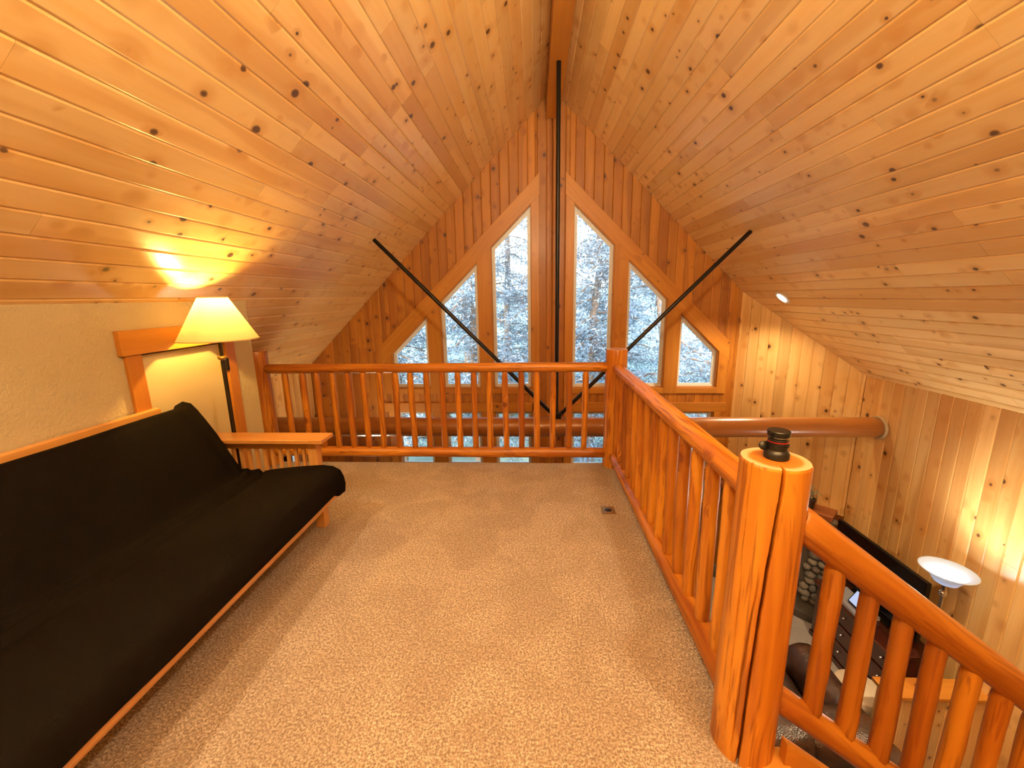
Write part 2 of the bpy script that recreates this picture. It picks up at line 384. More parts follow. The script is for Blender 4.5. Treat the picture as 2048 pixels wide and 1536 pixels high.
# --- loft floor and lower floor
bm = bmesh.new(); bm_box(bm, (XL, YB, -.03), (.715, YF + .01, 0)); bm_box(bm, (.715, YB, -.03), (XW, .10, 0))
floor = from_bm('floor', bm, M['carpet']); struct(floor, 'beige flecked loft carpet', 'floor')
bm = bmesh.new(); bm_box(bm, (XL, YB, -.30), (.70, YF, -.03)); bm_box(bm, (.70, YB, -.30), (XW, .08, -.03))
o = from_bm('ceiling', bm, M['white']); o.name = 'ceiling_lower'; MW['ceiling_lower'] = I4; struct(o, 'underside of the loft above the lower room', 'ceiling')
bm = bmesh.new(); bm_box(bm, (XL - .2, YB - .2, ZF - .1), (XW + .2, YG + .2, ZF)); struct(from_bm('floor', bm, M['carpet2']), 'pale grey carpet of the lower living room', 'floor')
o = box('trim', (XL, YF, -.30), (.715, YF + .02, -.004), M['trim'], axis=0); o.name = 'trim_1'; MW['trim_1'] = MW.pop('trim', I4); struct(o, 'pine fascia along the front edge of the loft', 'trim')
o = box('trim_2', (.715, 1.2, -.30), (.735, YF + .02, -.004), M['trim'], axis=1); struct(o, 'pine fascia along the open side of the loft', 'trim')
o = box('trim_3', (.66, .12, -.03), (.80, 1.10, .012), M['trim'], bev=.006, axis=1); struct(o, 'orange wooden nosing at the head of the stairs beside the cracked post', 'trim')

# --- roof slopes with tongue-and-groove planks
nrm = math.sqrt(1 + S * S)
def slope(side, label, name):
    dn = Vector((side, 0, -S)) / nrm; inn = Vector((-side * S, 0, -1)) / nrm
    o0 = Vector((XG, 0, ZPK))
    Ls = (XW - XG + .25) * nrm
    a = o0 - inn * TB
    # backing slab
    vs = []
    for y in (YB - .2, YG + .2):
        for q in (a, a + dn * Ls, a + dn * Ls - inn * .16, a - inn * .16): vs.append((q.x, y, q.z))
    fs = [(0, 1, 2, 3), (7, 6, 5, 4), (0, 4, 5, 1), (1, 5, 6, 2), (2, 6, 7, 3), (3, 7, 4, 0)]
    sl = add(name, new_mesh(name, vs, fs), M['roofout']); struct(sl, label, 'ceiling')
    BW = .1138
    n = int((XW - XG) * nrm / BW) + 1
    yend = YG
    for i in range(n):
        c = o0 + dn * (BW * (i + .5)) - inn * TB
        y = yend
        ymin = YB
        if side < 0 and BW * i > (XG - XK) * nrm + .02: ymin = 2.98
        first = True
        while y > ymin + .02:
            L = R.choice([1.2, 1.8, 2.4, 2.4, 3.0])
            if first: L *= R.choice([.5, 1, 1]); first = False
            L = round(min(L, y - ymin), 3)
            if y - L - ymin < .4: L = round(y - ymin, 3)
            plank(sl, frame((c.x, y, c.z), (0, -1, 0), inn), L - .0015, M['pine'], w=BW, name='plank')
            y -= L
    return sl
slope(-1, 'left roof slope lined with knotty pine planks above the futon', 'ceiling_left')
slope(1, 'right roof slope lined with knotty pine planks above the stairs', 'ceiling_right')

# --- gable wall with windows
g2, ww, mu = .2696, .5264, .1771
WIN = [(g2 + k * (ww + mu), g2 + k * (ww + mu) + ww) for k in range(3)]
ZS, ZT = .2237, 2.8772
def head(dx): return ZT - S * dx
LOW = [(-.95, -.11), (-1.45, -1.12)]
bm = bmesh.new()
def strip(x0, x1, zl0, zl1, zh0, zh1, y0=YG + TB, y1=YG + .15):
    vs = [bm.verts.new(v) for v in ((x0, y0, zl0), (x1, y0, zl1), (x1, y0, zh1), (x0, y0, zh0), (x0, y1, zl0), (x1, y1, zl1), (x1, y1, zh1), (x0, y1, zh0))]
    for f in ((0, 1, 2, 3), (7, 6, 5, 4), (0, 4, 5, 1), (1, 5, 6, 2), (2, 6, 7, 3), (3, 7, 4, 0)): bm.faces.new([vs[i] for i in f])
for sd in (-1, 1):
    X = lambda d: XG + sd * d
    solid = [(0, g2), (WIN[0][1], WIN[1][0]), (WIN[1][1], WIN[2][0]), (WIN[2][1], 3.6)]
    for a, b in solid: strip(X(a), X(b), ZF, ZF, ZPK - S * a, ZPK - S * b)
    for a, b in WIN:
        strip(X(a), X(b), head(a), head(b), ZPK - S * a, ZPK - S * b)
        strip(X(a), X(b), LOW[0][1], LOW[0][1], ZS, ZS)
        strip(X(a), X(b), LOW[1][1], LOW[1][1], LOW[0][0], LOW[0][0])
        strip(X(a), X(b), ZF, ZF, LOW[1][0], LOW[1][0])
gable = from_bm('wall_front', bm, M['mantel']); struct(gable, 'knotty pine gable wall holding the tall trapezoid windows', 'wall')
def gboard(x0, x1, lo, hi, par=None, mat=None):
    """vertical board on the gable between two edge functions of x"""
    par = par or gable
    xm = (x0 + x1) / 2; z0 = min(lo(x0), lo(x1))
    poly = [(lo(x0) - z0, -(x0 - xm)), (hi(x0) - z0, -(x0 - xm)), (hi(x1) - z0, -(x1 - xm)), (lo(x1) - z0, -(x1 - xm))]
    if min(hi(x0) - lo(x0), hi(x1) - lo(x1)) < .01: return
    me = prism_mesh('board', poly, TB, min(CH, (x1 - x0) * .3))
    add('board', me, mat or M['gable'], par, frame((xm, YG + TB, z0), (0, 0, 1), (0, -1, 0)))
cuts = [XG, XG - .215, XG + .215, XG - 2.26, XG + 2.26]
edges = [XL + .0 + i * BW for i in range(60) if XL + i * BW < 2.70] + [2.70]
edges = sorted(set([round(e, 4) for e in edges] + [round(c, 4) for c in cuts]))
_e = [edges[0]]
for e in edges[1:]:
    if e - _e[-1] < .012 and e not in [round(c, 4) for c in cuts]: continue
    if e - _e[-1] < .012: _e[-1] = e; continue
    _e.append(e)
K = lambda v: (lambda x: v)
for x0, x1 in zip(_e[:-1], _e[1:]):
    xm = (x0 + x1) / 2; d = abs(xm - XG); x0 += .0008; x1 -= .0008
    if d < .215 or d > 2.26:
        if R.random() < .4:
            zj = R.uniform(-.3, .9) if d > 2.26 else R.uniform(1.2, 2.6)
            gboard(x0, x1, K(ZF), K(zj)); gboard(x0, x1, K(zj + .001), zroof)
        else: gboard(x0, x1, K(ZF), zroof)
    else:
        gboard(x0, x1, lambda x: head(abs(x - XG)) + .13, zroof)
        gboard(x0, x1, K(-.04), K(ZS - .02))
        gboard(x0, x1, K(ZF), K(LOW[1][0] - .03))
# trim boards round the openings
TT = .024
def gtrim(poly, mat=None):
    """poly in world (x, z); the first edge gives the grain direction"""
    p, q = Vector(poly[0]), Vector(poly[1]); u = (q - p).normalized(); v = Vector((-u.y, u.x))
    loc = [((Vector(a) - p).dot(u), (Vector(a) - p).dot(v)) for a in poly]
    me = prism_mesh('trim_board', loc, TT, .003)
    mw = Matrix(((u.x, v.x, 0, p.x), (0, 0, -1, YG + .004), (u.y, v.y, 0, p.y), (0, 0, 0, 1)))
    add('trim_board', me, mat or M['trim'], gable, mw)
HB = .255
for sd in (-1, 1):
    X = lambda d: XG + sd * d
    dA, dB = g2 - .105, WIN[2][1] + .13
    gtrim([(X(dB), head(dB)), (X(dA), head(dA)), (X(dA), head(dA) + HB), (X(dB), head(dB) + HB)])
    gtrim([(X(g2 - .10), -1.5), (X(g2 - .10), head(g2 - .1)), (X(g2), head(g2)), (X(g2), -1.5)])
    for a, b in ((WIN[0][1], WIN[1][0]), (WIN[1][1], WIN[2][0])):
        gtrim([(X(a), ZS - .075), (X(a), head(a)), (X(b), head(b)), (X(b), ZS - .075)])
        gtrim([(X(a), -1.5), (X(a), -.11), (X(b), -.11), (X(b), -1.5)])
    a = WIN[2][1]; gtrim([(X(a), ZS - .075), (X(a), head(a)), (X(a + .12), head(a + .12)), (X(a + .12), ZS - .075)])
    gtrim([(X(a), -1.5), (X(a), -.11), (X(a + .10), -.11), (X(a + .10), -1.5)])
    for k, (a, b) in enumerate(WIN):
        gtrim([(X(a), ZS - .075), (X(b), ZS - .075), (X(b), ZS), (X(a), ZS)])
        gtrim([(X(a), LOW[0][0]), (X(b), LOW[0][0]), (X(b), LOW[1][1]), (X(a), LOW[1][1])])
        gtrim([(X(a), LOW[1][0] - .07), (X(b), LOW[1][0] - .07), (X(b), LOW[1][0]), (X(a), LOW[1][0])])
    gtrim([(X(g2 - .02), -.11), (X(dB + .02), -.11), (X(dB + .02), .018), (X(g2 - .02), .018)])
wn_i = [0]
POS = {(-1, 2): 'outermost on the left', (-1, 1): 'second from the left', (-1, 0): 'tall one left of the centre boards', (1, 0): 'tall one right of the centre boards', (1, 1): 'second from the right', (1, 2): 'outermost on the right'}
def window(poly, label, mwf, depth=.10):
    """poly = opening in the local plane; mwf maps local (x, y, z) with z into the room"""
    wn_i[0] += 1; nm = 'window_%d' % wn_i[0]
    fo = inset(poly, .004); fi = inset(poly, .034)
    me = ring_mesh(nm, fo, fi, .05); w = add(nm, me, M['vinyl'], None, mwf @ T((0, 0, -depth))); struct(w, label, 'window')
    bi = inset(poly, .052)
    add('sash', ring_mesh('sash', inset(poly, .0335), bi, .028), M['vinyl'], w, mwf @ T((0, 0, -depth + .008)))
    add('pane', prism_mesh('pane', inset(poly, .050), .006), M['glass'], w, mwf @ T((0, 0, -depth + .018)))
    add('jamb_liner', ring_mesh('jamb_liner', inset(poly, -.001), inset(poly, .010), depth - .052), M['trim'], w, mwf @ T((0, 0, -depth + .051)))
    return w
GF = Matrix(((1, 0, 0, 0), (0, 0, -1, YG), (0, 1, 0, 0), (0, 0, 0, 1)))
for sd in (-1, 1):
    for k in ((2, 1, 0) if sd < 0 else (0, 1, 2)):
        a, b = WIN[k]
        xa, xb = XG + sd * a, XG + sd * b
        P4 = [(xa, ZS), (xb, ZS), (xb, head(b)), (xa, head(a))]
        if sd < 0: P4 = [(xb, ZS), (xa, ZS), (xa, head(a)), (xb, head(b))]
        window(P4, 'upper slanted-top gable window, %s' % POS[(sd, k)], GF)
        x0, x1 = min(xa, xb), max(xa, xb)
        window([(x0, LOW[0][0]), (x1, LOW[0][0]), (x1, LOW[0][1]), (x0, LOW[0][1])], 'lower square window in the gable, %s' % POS[(sd, k)].replace('tall one', 'the one'), GF)
        window([(x0, LOW[1][0]), (x1, LOW[1][0]), (x1, LOW[1][1]), (x0, LOW[1][1])], 'shallow bottom-row window in the gable, %s' % POS[(sd, k)].replace('tall one', 'the one'), GF)

# --- angled chimney-breast wall across the corner
CS = 8.12; c0 = Vector((CS - YG, YG, 0)); c1 = Vector((XW, CS - XW, 0)); cd = (c1 - c0).normalized(); cl = (c1 - c0).length; cn = Vector((-1, -1, 0)).normalized()
bm = bmesh.new(); a, b = c0 - cn * TB, c1 - cn * TB
vs = [bm.verts.new(v) for v in ((a.x, a.y, ZF), (b.x, b.y, ZF), (b.x, b.y, zroof(b.x)), (a.x, a.y, zroof(a.x)), (XW, YG, ZF), (XW, YG, zroof(XW)))]
for f in ((0, 1, 2, 3), (0, 4, 1), (1, 4, 5, 2), (0, 3, 5, 4), (2, 5, 3)): bm.faces.new([vs[i] for i in f])
chase = from_bm('wall_corner', bm, M['mantel']); struct(chase, 'angled knotty pine chimney-breast wall in the far right corner', 'wall')
n = int(cl / BW) + 1
for i in range(n):
    s0, s1 = i * BW, min((i + 1) * BW, cl)
    if s1 - s0 < .01: continue
    sm = (s0 + s1) / 2; h = lambda s: zroof((c0 + cd * s).x)
    z0 = -1.12; q = c0 + cd * sm - cn * TB
    poly = [(0, s0 - sm + .0008), (h(s0) - z0, s0 - sm + .0008), (h(s1) - z0, s1 - sm - .0008), (0, s1 - sm - .0008)]
    f = frame((q.x, q.y, z0), (0, 0, 1), cn)
    if f.col[1].xyz.dot(cd) < 0: poly = [(x, -y) for x, y in poly]
    add('board', prism_mesh('board', poly, TB, CH), M['pinewall'], chase, f)
# --- right wall
bm = bmesh.new(); bm_box(bm, (XW + TB, YB - .2, ZF - .1), (XW + .15, YG + .2, zroof(XW) + .05)); rw = from_bm('wall_right', bm, M['mantel']); struct(rw, 'tall knotty pine side wall behind the television', 'wall')
y = CS - XW; zt = zroof(XW)
while y > YB + .05:
    zj = R.uniform(-1.5, .2)
    L = zt - ZF
    if R.random() < .35:
        plank(rw, frame((XW + TB, y - BW / 2, ZF), (0, 0, 1), (-1, 0, 0)), round(zj - ZF, 2), M['pinewall']); plank(rw, frame((XW + TB, y - BW / 2, round(zj - ZF, 2) + ZF + .001), (0, 0, 1), (-1, 0, 0)), round(zt - ZF - round(zj - ZF, 2) - .001, 3), M['pinewall'])
    else: plank(rw, frame((XW + TB, y - BW / 2, ZF), (0, 0, 1), (-1, 0, 0)), round(L, 3), M['pinewall'])
    y -= BW
# --- left outer wall (beyond the knee wall) with one window
LWY = (4.50, 4.98); LWZ = (-1.5, -.45)
bm = bmesh.new()
for a, b in (((XL - .15, 2.9, ZF - .1), (XL - TB, LWY[0], zroof(XL) + .05)), ((XL - .15, LWY[1], ZF - .1), (XL - TB, YG + .2, zroof(XL) + .05)), ((XL - .15, LWY[0], ZF - .1), (XL - TB, LWY[1], LWZ[0])), ((XL - .15, LWY[0], LWZ[1]), (XL - TB, LWY[1], zroof(XL) + .05)), ((XL - .15, YB, ZF - .1), (XL - TB, 2.9, -.3))): bm_box(bm, a, b)
lw = from_bm('wall_left', bm, M['mantel']); struct(lw, 'knotty pine outer wall of the lower room left of the railing', 'wall')
y = YG
while y > 2.9:
    f = lambda z: frame((XL - TB, y - BW / 2, z), (0, 0, 1), (1, 0, 0))
    if LWY[0] - .02 < y - BW / 2 < LWY[1] + .02:
        plank(lw, f(ZF), LWZ[0] - ZF - .03, M['pinewall']); plank(lw, f(LWZ[1] + .03), round(zroof(XL) - LWZ[1] - .03, 3), M['pinewall'])
    else: plank(lw, f(ZF), round(zroof(XL) - ZF, 3), M['pinewall'])
    y -= BW
LF = Matrix(((0, 0, 1, XL), (-1, 0, 0, 0), (0, 1, 0, 0), (0, 0, 0, 1)))
window([(-LWY[1], LWZ[0]), (-LWY[0], LWZ[0]), (-LWY[0], LWZ[1]), (-LWY[1], LWZ[1])], 'small side window of the lower room, glimpsed under the railing behind the futon arm', LF)
for a, b, ax in (((XL - .004, LWY[0] - .08, LWZ[0] - .08), (XL + .02, LWY[0], LWZ[1] + .08), 2), ((XL - .004, LWY[1], LWZ[0] - .08), (XL + .02, LWY[1] + .08, LWZ[1] + .08), 2), ((XL - .004, LWY[0], LWZ[1]), (XL + .02, LWY[1], LWZ[1] + .08), 1), ((XL - .004, LWY[0], LWZ[0] - .08), (XL + .02, LWY[1], LWZ[0]), 1)):
    box('trim_board', a, b, M['trim'], lw, axis=ax)
# --- plaster knee wall with the low access door
DY0, DY1, DZ = 2.135, 2.765, 1.185
bm = bmesh.new()
for a, b in (((XK - .12, YB, 0), (XK, DY0, zroof(XK) + .02)), ((XK - .12, DY1, 0), (XK, 3.06, zroof(XK) + .02)), ((XK - .12, DY0, DZ), (XK, DY1, zroof(XK) + .02)), ((XK - .12, DY0, 0), (XK - .06, DY1, DZ))): bm_box(bm, a, b)
kw = from_bm('wall_knee', bm, M['plaster']); kw.name = 'wall_left_knee'; MW['wall_left_knee'] = I4; struct(kw, 'low textured plaster knee wall behind the futon', 'wall')
bm = bmesh.new(); bm_box(bm, (XL, 3.03, 0), (XK - .12, 3.06, .5)); v = [bm.verts.new(q) for q in ((XL, 3.03, .5), (XK - .12, 3.03, .5), (XK - .12, 3.03, zroof(XK - .12)), (XL, 3.03, zroof(XL)), (XL, 3.06, .5), (XK - .12, 3.06, .5), (XK - .12, 3.06, zroof(XK - .12)), (XL, 3.06, zroof(XL)))]
for f in ((0, 1, 2, 3), (7, 6, 5, 4), (0, 4, 5, 1), (1, 5, 6, 2), (2, 6, 7, 3), (3, 7, 4, 0)): bm.faces.new([v[i] for i in f])
struct(from_bm('wall_left_return', bm, M['plaster']), 'plaster return at the end of the knee wall', 'wall')
d = box('door_1', (XK - .05, DY0 + .006, .012), (XK - .012, DY1 - .006, DZ - .012), M['door'], axis=2, bev=.003); struct(d, 'low cream access door in the knee wall behind the lamp', 'door')
box('casing', (XK, DY0 - .085, 0), (XK + .02, DY0 + .004, DZ), M['trim'], d, .003, 2); box('casing', (XK, DY1 - .004, 0), (XK + .02, DY1 + .085, DZ), M['trim'], d, .003, 2)
box('stop', (XK - .01, DY0 + .004, 0), (XK + .004, DY0 + .022, DZ), M['trim'], d, .002, 2)
box('header', (XK, DY0 - .11, DZ), (XK + .032, DY1 + .11, DZ + .135), M['trim'], d, .003, 1)
for z in (.2, .98): box('hinge', (XK - .012, DY1 - .018, z), (XK + .026, DY1 + .004, z + .09), M['bronze'], d, .002, 2)
# --- back wall
bm = bmesh.new(); vs = [bm.verts.new(q) for q in ((XL - .2, YB, ZF), (XW + .2, YB, ZF), (XW + .2, YB, zroof(XW + .2)), (XG, YB, ZPK + .1), (XL - .2, YB, zroof(XL - .2)))]; bm.faces.new(vs)
r = bmesh.ops.extrude_face_region(bm, geom=bm.faces[:]); bmesh.ops.translate(bm, vec=(0, -.15, 0), verts=[v for v in r['geom'] if isinstance(v, bmesh.types.BMVert)])
struct(from_bm('wall_back', bm, M['plaster']), 'plaster wall behind the camera', 'wall')
# --- half wall beside the stairs below
hw = box('wall_half', (2.87, 2.84, ZF), (XW, 2.955, -1.755), M['mantel'], axis=0); struct(hw, 'low pine half wall in the lower room under the stair railing', 'wall')
for i in range(7):
    x0 = 2.87 + i * .107; L = -1.755 - ZF
    plank(hw, frame((x0 + .0535, 2.84, ZF), (0, 0, 1), (0, -1, 0)), round(L, 3), M['pinewall'], w=.106)
plank(hw, frame((2.87, 2.8975, ZF), (0, 0, 1), (-1, 0, 0)), round(-1.755 - ZF, 3), M['pinewall'], w=.114)
box('cap', (2.835, 2.805, -1.755), (XW, 2.99, -1.718), M['trim'], hw, .006, 0)

# ================================================================== ROOF STRUCTURE
rb = thing('ridge_beam', (.235, 1.2, 3.57), 'squared pine ridge beam under the peak of the roof', 'beam')
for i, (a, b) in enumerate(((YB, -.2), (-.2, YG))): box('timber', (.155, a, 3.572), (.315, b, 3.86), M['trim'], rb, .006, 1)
tr = thing('roof_truss', (XG, YT, .07), 'black steel tie rods rising from a horizontal log beam before the windows', 'truss')
log('log_beam', (XL, YT, .07), (XW, YT, .07), .106, M['beamlog'], tr, seg=28, rings=40, wob=.03, seed=3)
def rod(name, a, b, r=.021): return log(name, a, b, r, M['black'], tr, seg=12, rings=1, wob=0)
rod('vertical_rod', (XG, YT, .17), (XG, YT, 3.58))
for x in (-1.62, 2.097): rod('diagonal_rod', (XG + (.03 if x > 0 else -.03), YT, .20), (x, YT, zroof(x)))
box('bracket', (XG - .05, YT - .035, .155), (XG + .05, YT + .035, .235), M['black'], tr, .006)
lathe('collar', [(.104, -.012), (.118, -.012), (.118, .012), (.104, .012)], M['caulk'], tr, frame((XW - .03, YT, .07), (0, 1, 0), (1, 0, 0)), 40, True, True)

def downlight(loc, side, label, energy, spot=2.4, tilt=.6):
    inn = Vector((-side * S, 0, -1)) / nrm
    t = thing('recessed_light', loc, label, 'ceiling light', 'recessed ceiling lights')
    mw = frame(Vector(loc) + inn * .006, (0, 1, 0), inn)
    lathe('trim_ring', [(.064, -.03), (.064, .003), (.070, .006), (.084, .005), (.088, 0), (.088, -.002)], M['white'], t, mw, 40)
    lathe('diffuser', [(0, .0), (.03, -.001), (.0645, -.004)], M['glow'], t, mw, 40)
    point_light('downlight_lamp', Vector(loc) + inn * .03, energy, (1, .77, .47), .06, t, 'SPOT', Vector(loc) + Vector((0, 0, -1)) + inn * tilt, spot, .8)
M['glow'] = emis('warm_diffuser', (1, .84, .58), 5)
downlight((2.749, 4.711, zroof(2.749)), 1, 'round recessed light in the right roof slope near the gable', 100)
downlight((2.749, 2.15, zroof(2.749)), 1, 'added recessed light, out of view in the right roof slope over the stairs', 300, 1.85, -.12)  # out-of-view light put in to brighten the right wall evenly
downlight((-1.6, .85, zroof(-1.6)), -1, 'added recessed light, out of view in the left roof slope above the futon', 80)  # unseen, added for brightness; position follows the futon's shadow
downlight((1.1, .45, zroof(1.1)), 1, 'added recessed light, out of view in the right roof slope above the cracked post', 125)  # unseen, added for brightness; position follows the near post's shadow
downlight((-.6, -.3, zroof(-.6)), -1, 'added recessed light, unseen in the left roof slope behind the viewer', 170)  # unseen, added to brighten the loft carpet
def fill_domelight(loc, label, energy):
    t = thing('fill_fixture', loc, label, 'ceiling light')
    lathe('canopy', [(0, 0), (.07, 0), (.07, -.02), (.012, -.03), (.012, -.80), (.0, -.80)], M['bronze'], t, T(loc), 24)
    lathe('glass_bowl', [(.0, -.94), (.10, -.925), (.17, -.88), (.20, -.81), (.205, -.80)], M['bowl'], t, T(loc), 32)
    point_light('fill_lamp', (loc[0], loc[1], loc[2] - .80), energy, (1, .78, .46), .12, t)
fill_domelight((.235, -.5, 3.57), 'added fill light, an unseen glass bowl under the ridge beam behind the viewer', 1150)  # fixture put in out of view to fill the roof slopes with light
fill_domelight((1.6, 1.6, -.3 + 0), 'glass bowl light under the loft', 0.01) if False else None

# ================================================================== LOG POSTS AND RAILINGS
def cracked_post(name, x, y, z1, r, label, seed, cracks=(), seg=36, rings=30, z0=0.0):
    """peeled log standing up with splits cut into its surface"""
    t = thing(name, (x, y, z0), label, 'post')
    H = z1 - z0; vs = []; fs = []; sm = []
    zs = [0] + [H * (i / rings) for i in range(1, rings)] + [H - .006, H]
    for i, z in enumerate(zs):
        for j in range(seg):
            a = 2 * math.pi * j / seg
            q = 1 + .035 * pnoise(Vector((z * 1.8 + seed, math.cos(a) * 1.2, math.sin(a) * 1.2))) + .022 * pnoise(Vector((z * 4, math.cos(a) * 3.5 + seed, math.sin(a) * 3.5))) + .04 * (1 - z / H)
            if i == len(zs) - 1: q *= .965
            rr = r * q
            for ca, cb_, z_a, z_b, wd, dp, wig in cracks:
                if z_a < z < z_b:
                    cc = ca + (cb_ - ca) * (1 - z / H) + wig * pnoise(Vector((z * 2.6, seed * 3 + ca, 0))) + wig * .35 * pnoise(Vector((z * 9, ca, 3)))
                    dd = (a - cc + math.pi) % (2 * math.pi) - math.pi
                    ends = min(1, (z - z_a) / .12, (z_b - z) / .12 if z_b < H else 1)
                    rr -= dp * ends * max(0, 1 - abs(dd) / wd)
            vs.append((z, rr * math.cos(a), rr * math.sin(a)))
    n = len(zs)
    for i in range(n - 1):
        for j in range(seg):
            j2 = (j + 1) % seg; fs.append((i * seg + j, i * seg + j2, (i + 1) * seg + j2, (i + 1) * seg + j)); sm.append(True)
    F = frame((x, y, z0), (0, 0, 1), (0, 1, 0))
    add('trunk', new_mesh('trunk', vs, fs, sm), M['log'], t, F)
    top = vs[(n - 1) * seg:]; cv = top + [(H + .001, 0, 0)]
    m2 = seg; inner = [(H + .0005, v[1] * .35, v[2] * .35) for v in top]; cv = top + inner + [(H + .001, 0, 0)]
    cf = [(j, (j + 1) % seg, seg + (j + 1) % seg, seg + j) for j in range(seg)] + [(seg + j, seg + (j + 1) % seg, 2 * seg) for j in range(seg)]
    add('cut_top', new_mesh('cut_top', cv, cf), M['endgrain'], t, F)
    return t
RP = .088
cracked_post('log_post', -2.43, 3.387, 1.035, RP, 'far left log post of the railing beside the knee wall', 1.3, seg=28, rings=20)
cracked_post('log_post', .688, 3.387, 1.027, RP, 'corner log post where the front and side railings meet', 4.1, seg=28, rings=20)
# angle a is measured in the local (y, z) plane of the upright frame: y -> world -x ... solved so the split faces the viewer
pf = frame((0, 0, 0), (0, 0, 1), (0, 1, 0)).inverted()
def lang(wx, wy):
    v = pf @ Vector((wx, wy, 0)); return math.atan2(v.z, v.y) % (2 * math.pi)
CA = [lang(math.cos(math.radians(b)), math.sin(math.radians(b))) for b in (-106, -124, -158, -150, -116, -138)]
cracked_post('log_post', .688, 1.1255, 1.0034, .090, 'thick near log post with long drying cracks and a lens on top', 7.7,
             cracks=((CA[0], CA[1], -.1, 1.2, .050, .050, .07), (CA[2], CA[3], .05, 1.2, .028, .013, .14), (CA[4], CA[5], .0, .72, .028, .013, .10)), seg=300, rings=110)
def baluster(parent, a, b, r, seed, neck=True):
    prof = (lambda t: .62 if (t < .0) else (.66 if t > .965 or t < .03 else (.9 if t > .93 else 1.0))) if neck else None
    log('baluster', a, b, r, M['log'], parent, seg=9, rings=22 if neck else 7, wob=.16, seed=seed, ends=.004, facet=.10, prof=prof)
fr = thing('log_railing', (-.87, 3.387, 0), 'front log railing along the loft edge facing the windows', 'railing')
log('top_rail', (-2.36, 3.387, .877), (.61, 3.387, .877), .0415, M['log'], fr, seg=18, rings=26, wob=.05, seed=2)
log('bottom_rail', (-2.36, 3.387, .114), (.61, 3.387, .114), .046, M['log'], fr, seg=18, rings=26, wob=.06, seed=5)
for i, x in enumerate((-2.19, -2.035, -1.905, -1.768, -1.63, -1.49, -1.354, -1.214, -1.07, -.934, -.80, -.661, -.524, -.391, -.25, -.115, .021, .157, .298, .431)):
    baluster(fr, (x, 3.387, .135), (x + R.uniform(-.006, .006), 3.387, .86), .0265, 10 + i)
sr = thing('log_railing', (.688, 2.25, 0), 'side log railing between the corner post and the cracked near post', 'railing')
log('top_rail', (.688, 3.315, .875), (.688, 1.16, .868), .045, M['log'], sr, seg=20, rings=24, wob=.07, seed=8)
log('bottom_rail', (.688, 3.315, .105), (.688, 1.16, .105), .050, M['log'], sr, seg=20, rings=24, wob=.05, seed=11)
for i in range(14):
    y = 3.245 - i * .1475
    baluster(sr, (.688, y, .13), (.688, y + .02, .855), .0285, 40 + i)
st = thing('stair_railing', (1.7, 1.1255, -.4), 'descending log railing beside the stairs, right of the cracked post', 'railing')
UZ = lambda x: .788 - .768 * (x - .80)
LZ = lambda x: .166 - .757 * (x - .80)
log('top_rail', (.76, 1.1255, UZ(.76)), (2.80, 1.1255, UZ(2.80)), .050, M['log'], st, seg=20, rings=24, wob=.05, seed=21)
log('bottom_rail', (.76, 1.1255, LZ(.76)), (2.80, 1.1255, LZ(2.80)), .042, M['log'], st, seg=18, rings=24, wob=.05, seed=23)
for i in range(16):
    x = .902 + i * .1145
    baluster(st, (x, 1.1255, LZ(x) + .015), (x, 1.1255, UZ(x) - .02), .0275, 60 + i)
cracked_post('log_post', 2.84, 1.1255, -.55, .085, 'lower newel post at the foot of the stair railing', 9.2, seg=24, rings=16, z0=ZF)
sc_ = thing('staircase', (1.75, .6, -.8), 'pine staircase going down from the loft under the log railing', 'stairs')
for i in range(1, 8):
    x0 = .80 + (i - 1) * .268; z = -.2 * i
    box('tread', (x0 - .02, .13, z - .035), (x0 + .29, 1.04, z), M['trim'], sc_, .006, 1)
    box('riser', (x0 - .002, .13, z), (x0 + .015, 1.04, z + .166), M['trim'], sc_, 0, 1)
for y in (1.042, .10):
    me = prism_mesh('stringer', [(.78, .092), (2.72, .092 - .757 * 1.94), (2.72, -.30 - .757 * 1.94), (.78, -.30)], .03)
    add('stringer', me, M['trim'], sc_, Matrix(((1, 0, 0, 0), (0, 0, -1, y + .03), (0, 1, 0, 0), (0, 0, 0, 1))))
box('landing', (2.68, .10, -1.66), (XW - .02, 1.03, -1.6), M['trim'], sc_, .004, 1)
box('landing_support', (2.72, .14, ZF), (XW - .02, 1.0, -1.66), M['pinewall'], sc_, 0, 2)

# ================================================================== FUTON
fu = thing('futon_sofa', (-1.75, 1.3, 0), 'dark brown futon sofa with slatted wooden arms against the plaster wall', 'sofa')
FY0, FY1 = .30, 2.262
prof = [(-2.17, .80), (-2.158, .828), (-2.118, .848), (-2.090, .842), (-2.062, .808), (-2.02, .745), (-1.965, .655), (-1.915, .565), (-1.875, .485), (-1.850, .440), (-1.838, .416), (-1.822, .404), (-1.806, .420), (-1.788, .428), (-1.770, .406), (-1.756, .398), (-1.738, .418), (-1.718, .422), (-1.700, .400), (-1.684, .396), (-1.660, .410), (-1.60, .418), (-1.50, .428), (-1.40, .440), (-1.30, .445), (-1.24, .440), (-1.213, .424), (-1.201, .395), (-1.195, .355), (-1.199, .315), (-1.222, .294), (-1.30, .288), (-1.50, .280), (-1.70, .270), (-1.83, .265), (-1.92, .30), (-1.97, .38), (-2.02, .48), (-2.08, .60), (-2.13, .70)]
ny = 48; vs = []; fs = []; n = len(prof)
pc = (-1.72, .40)
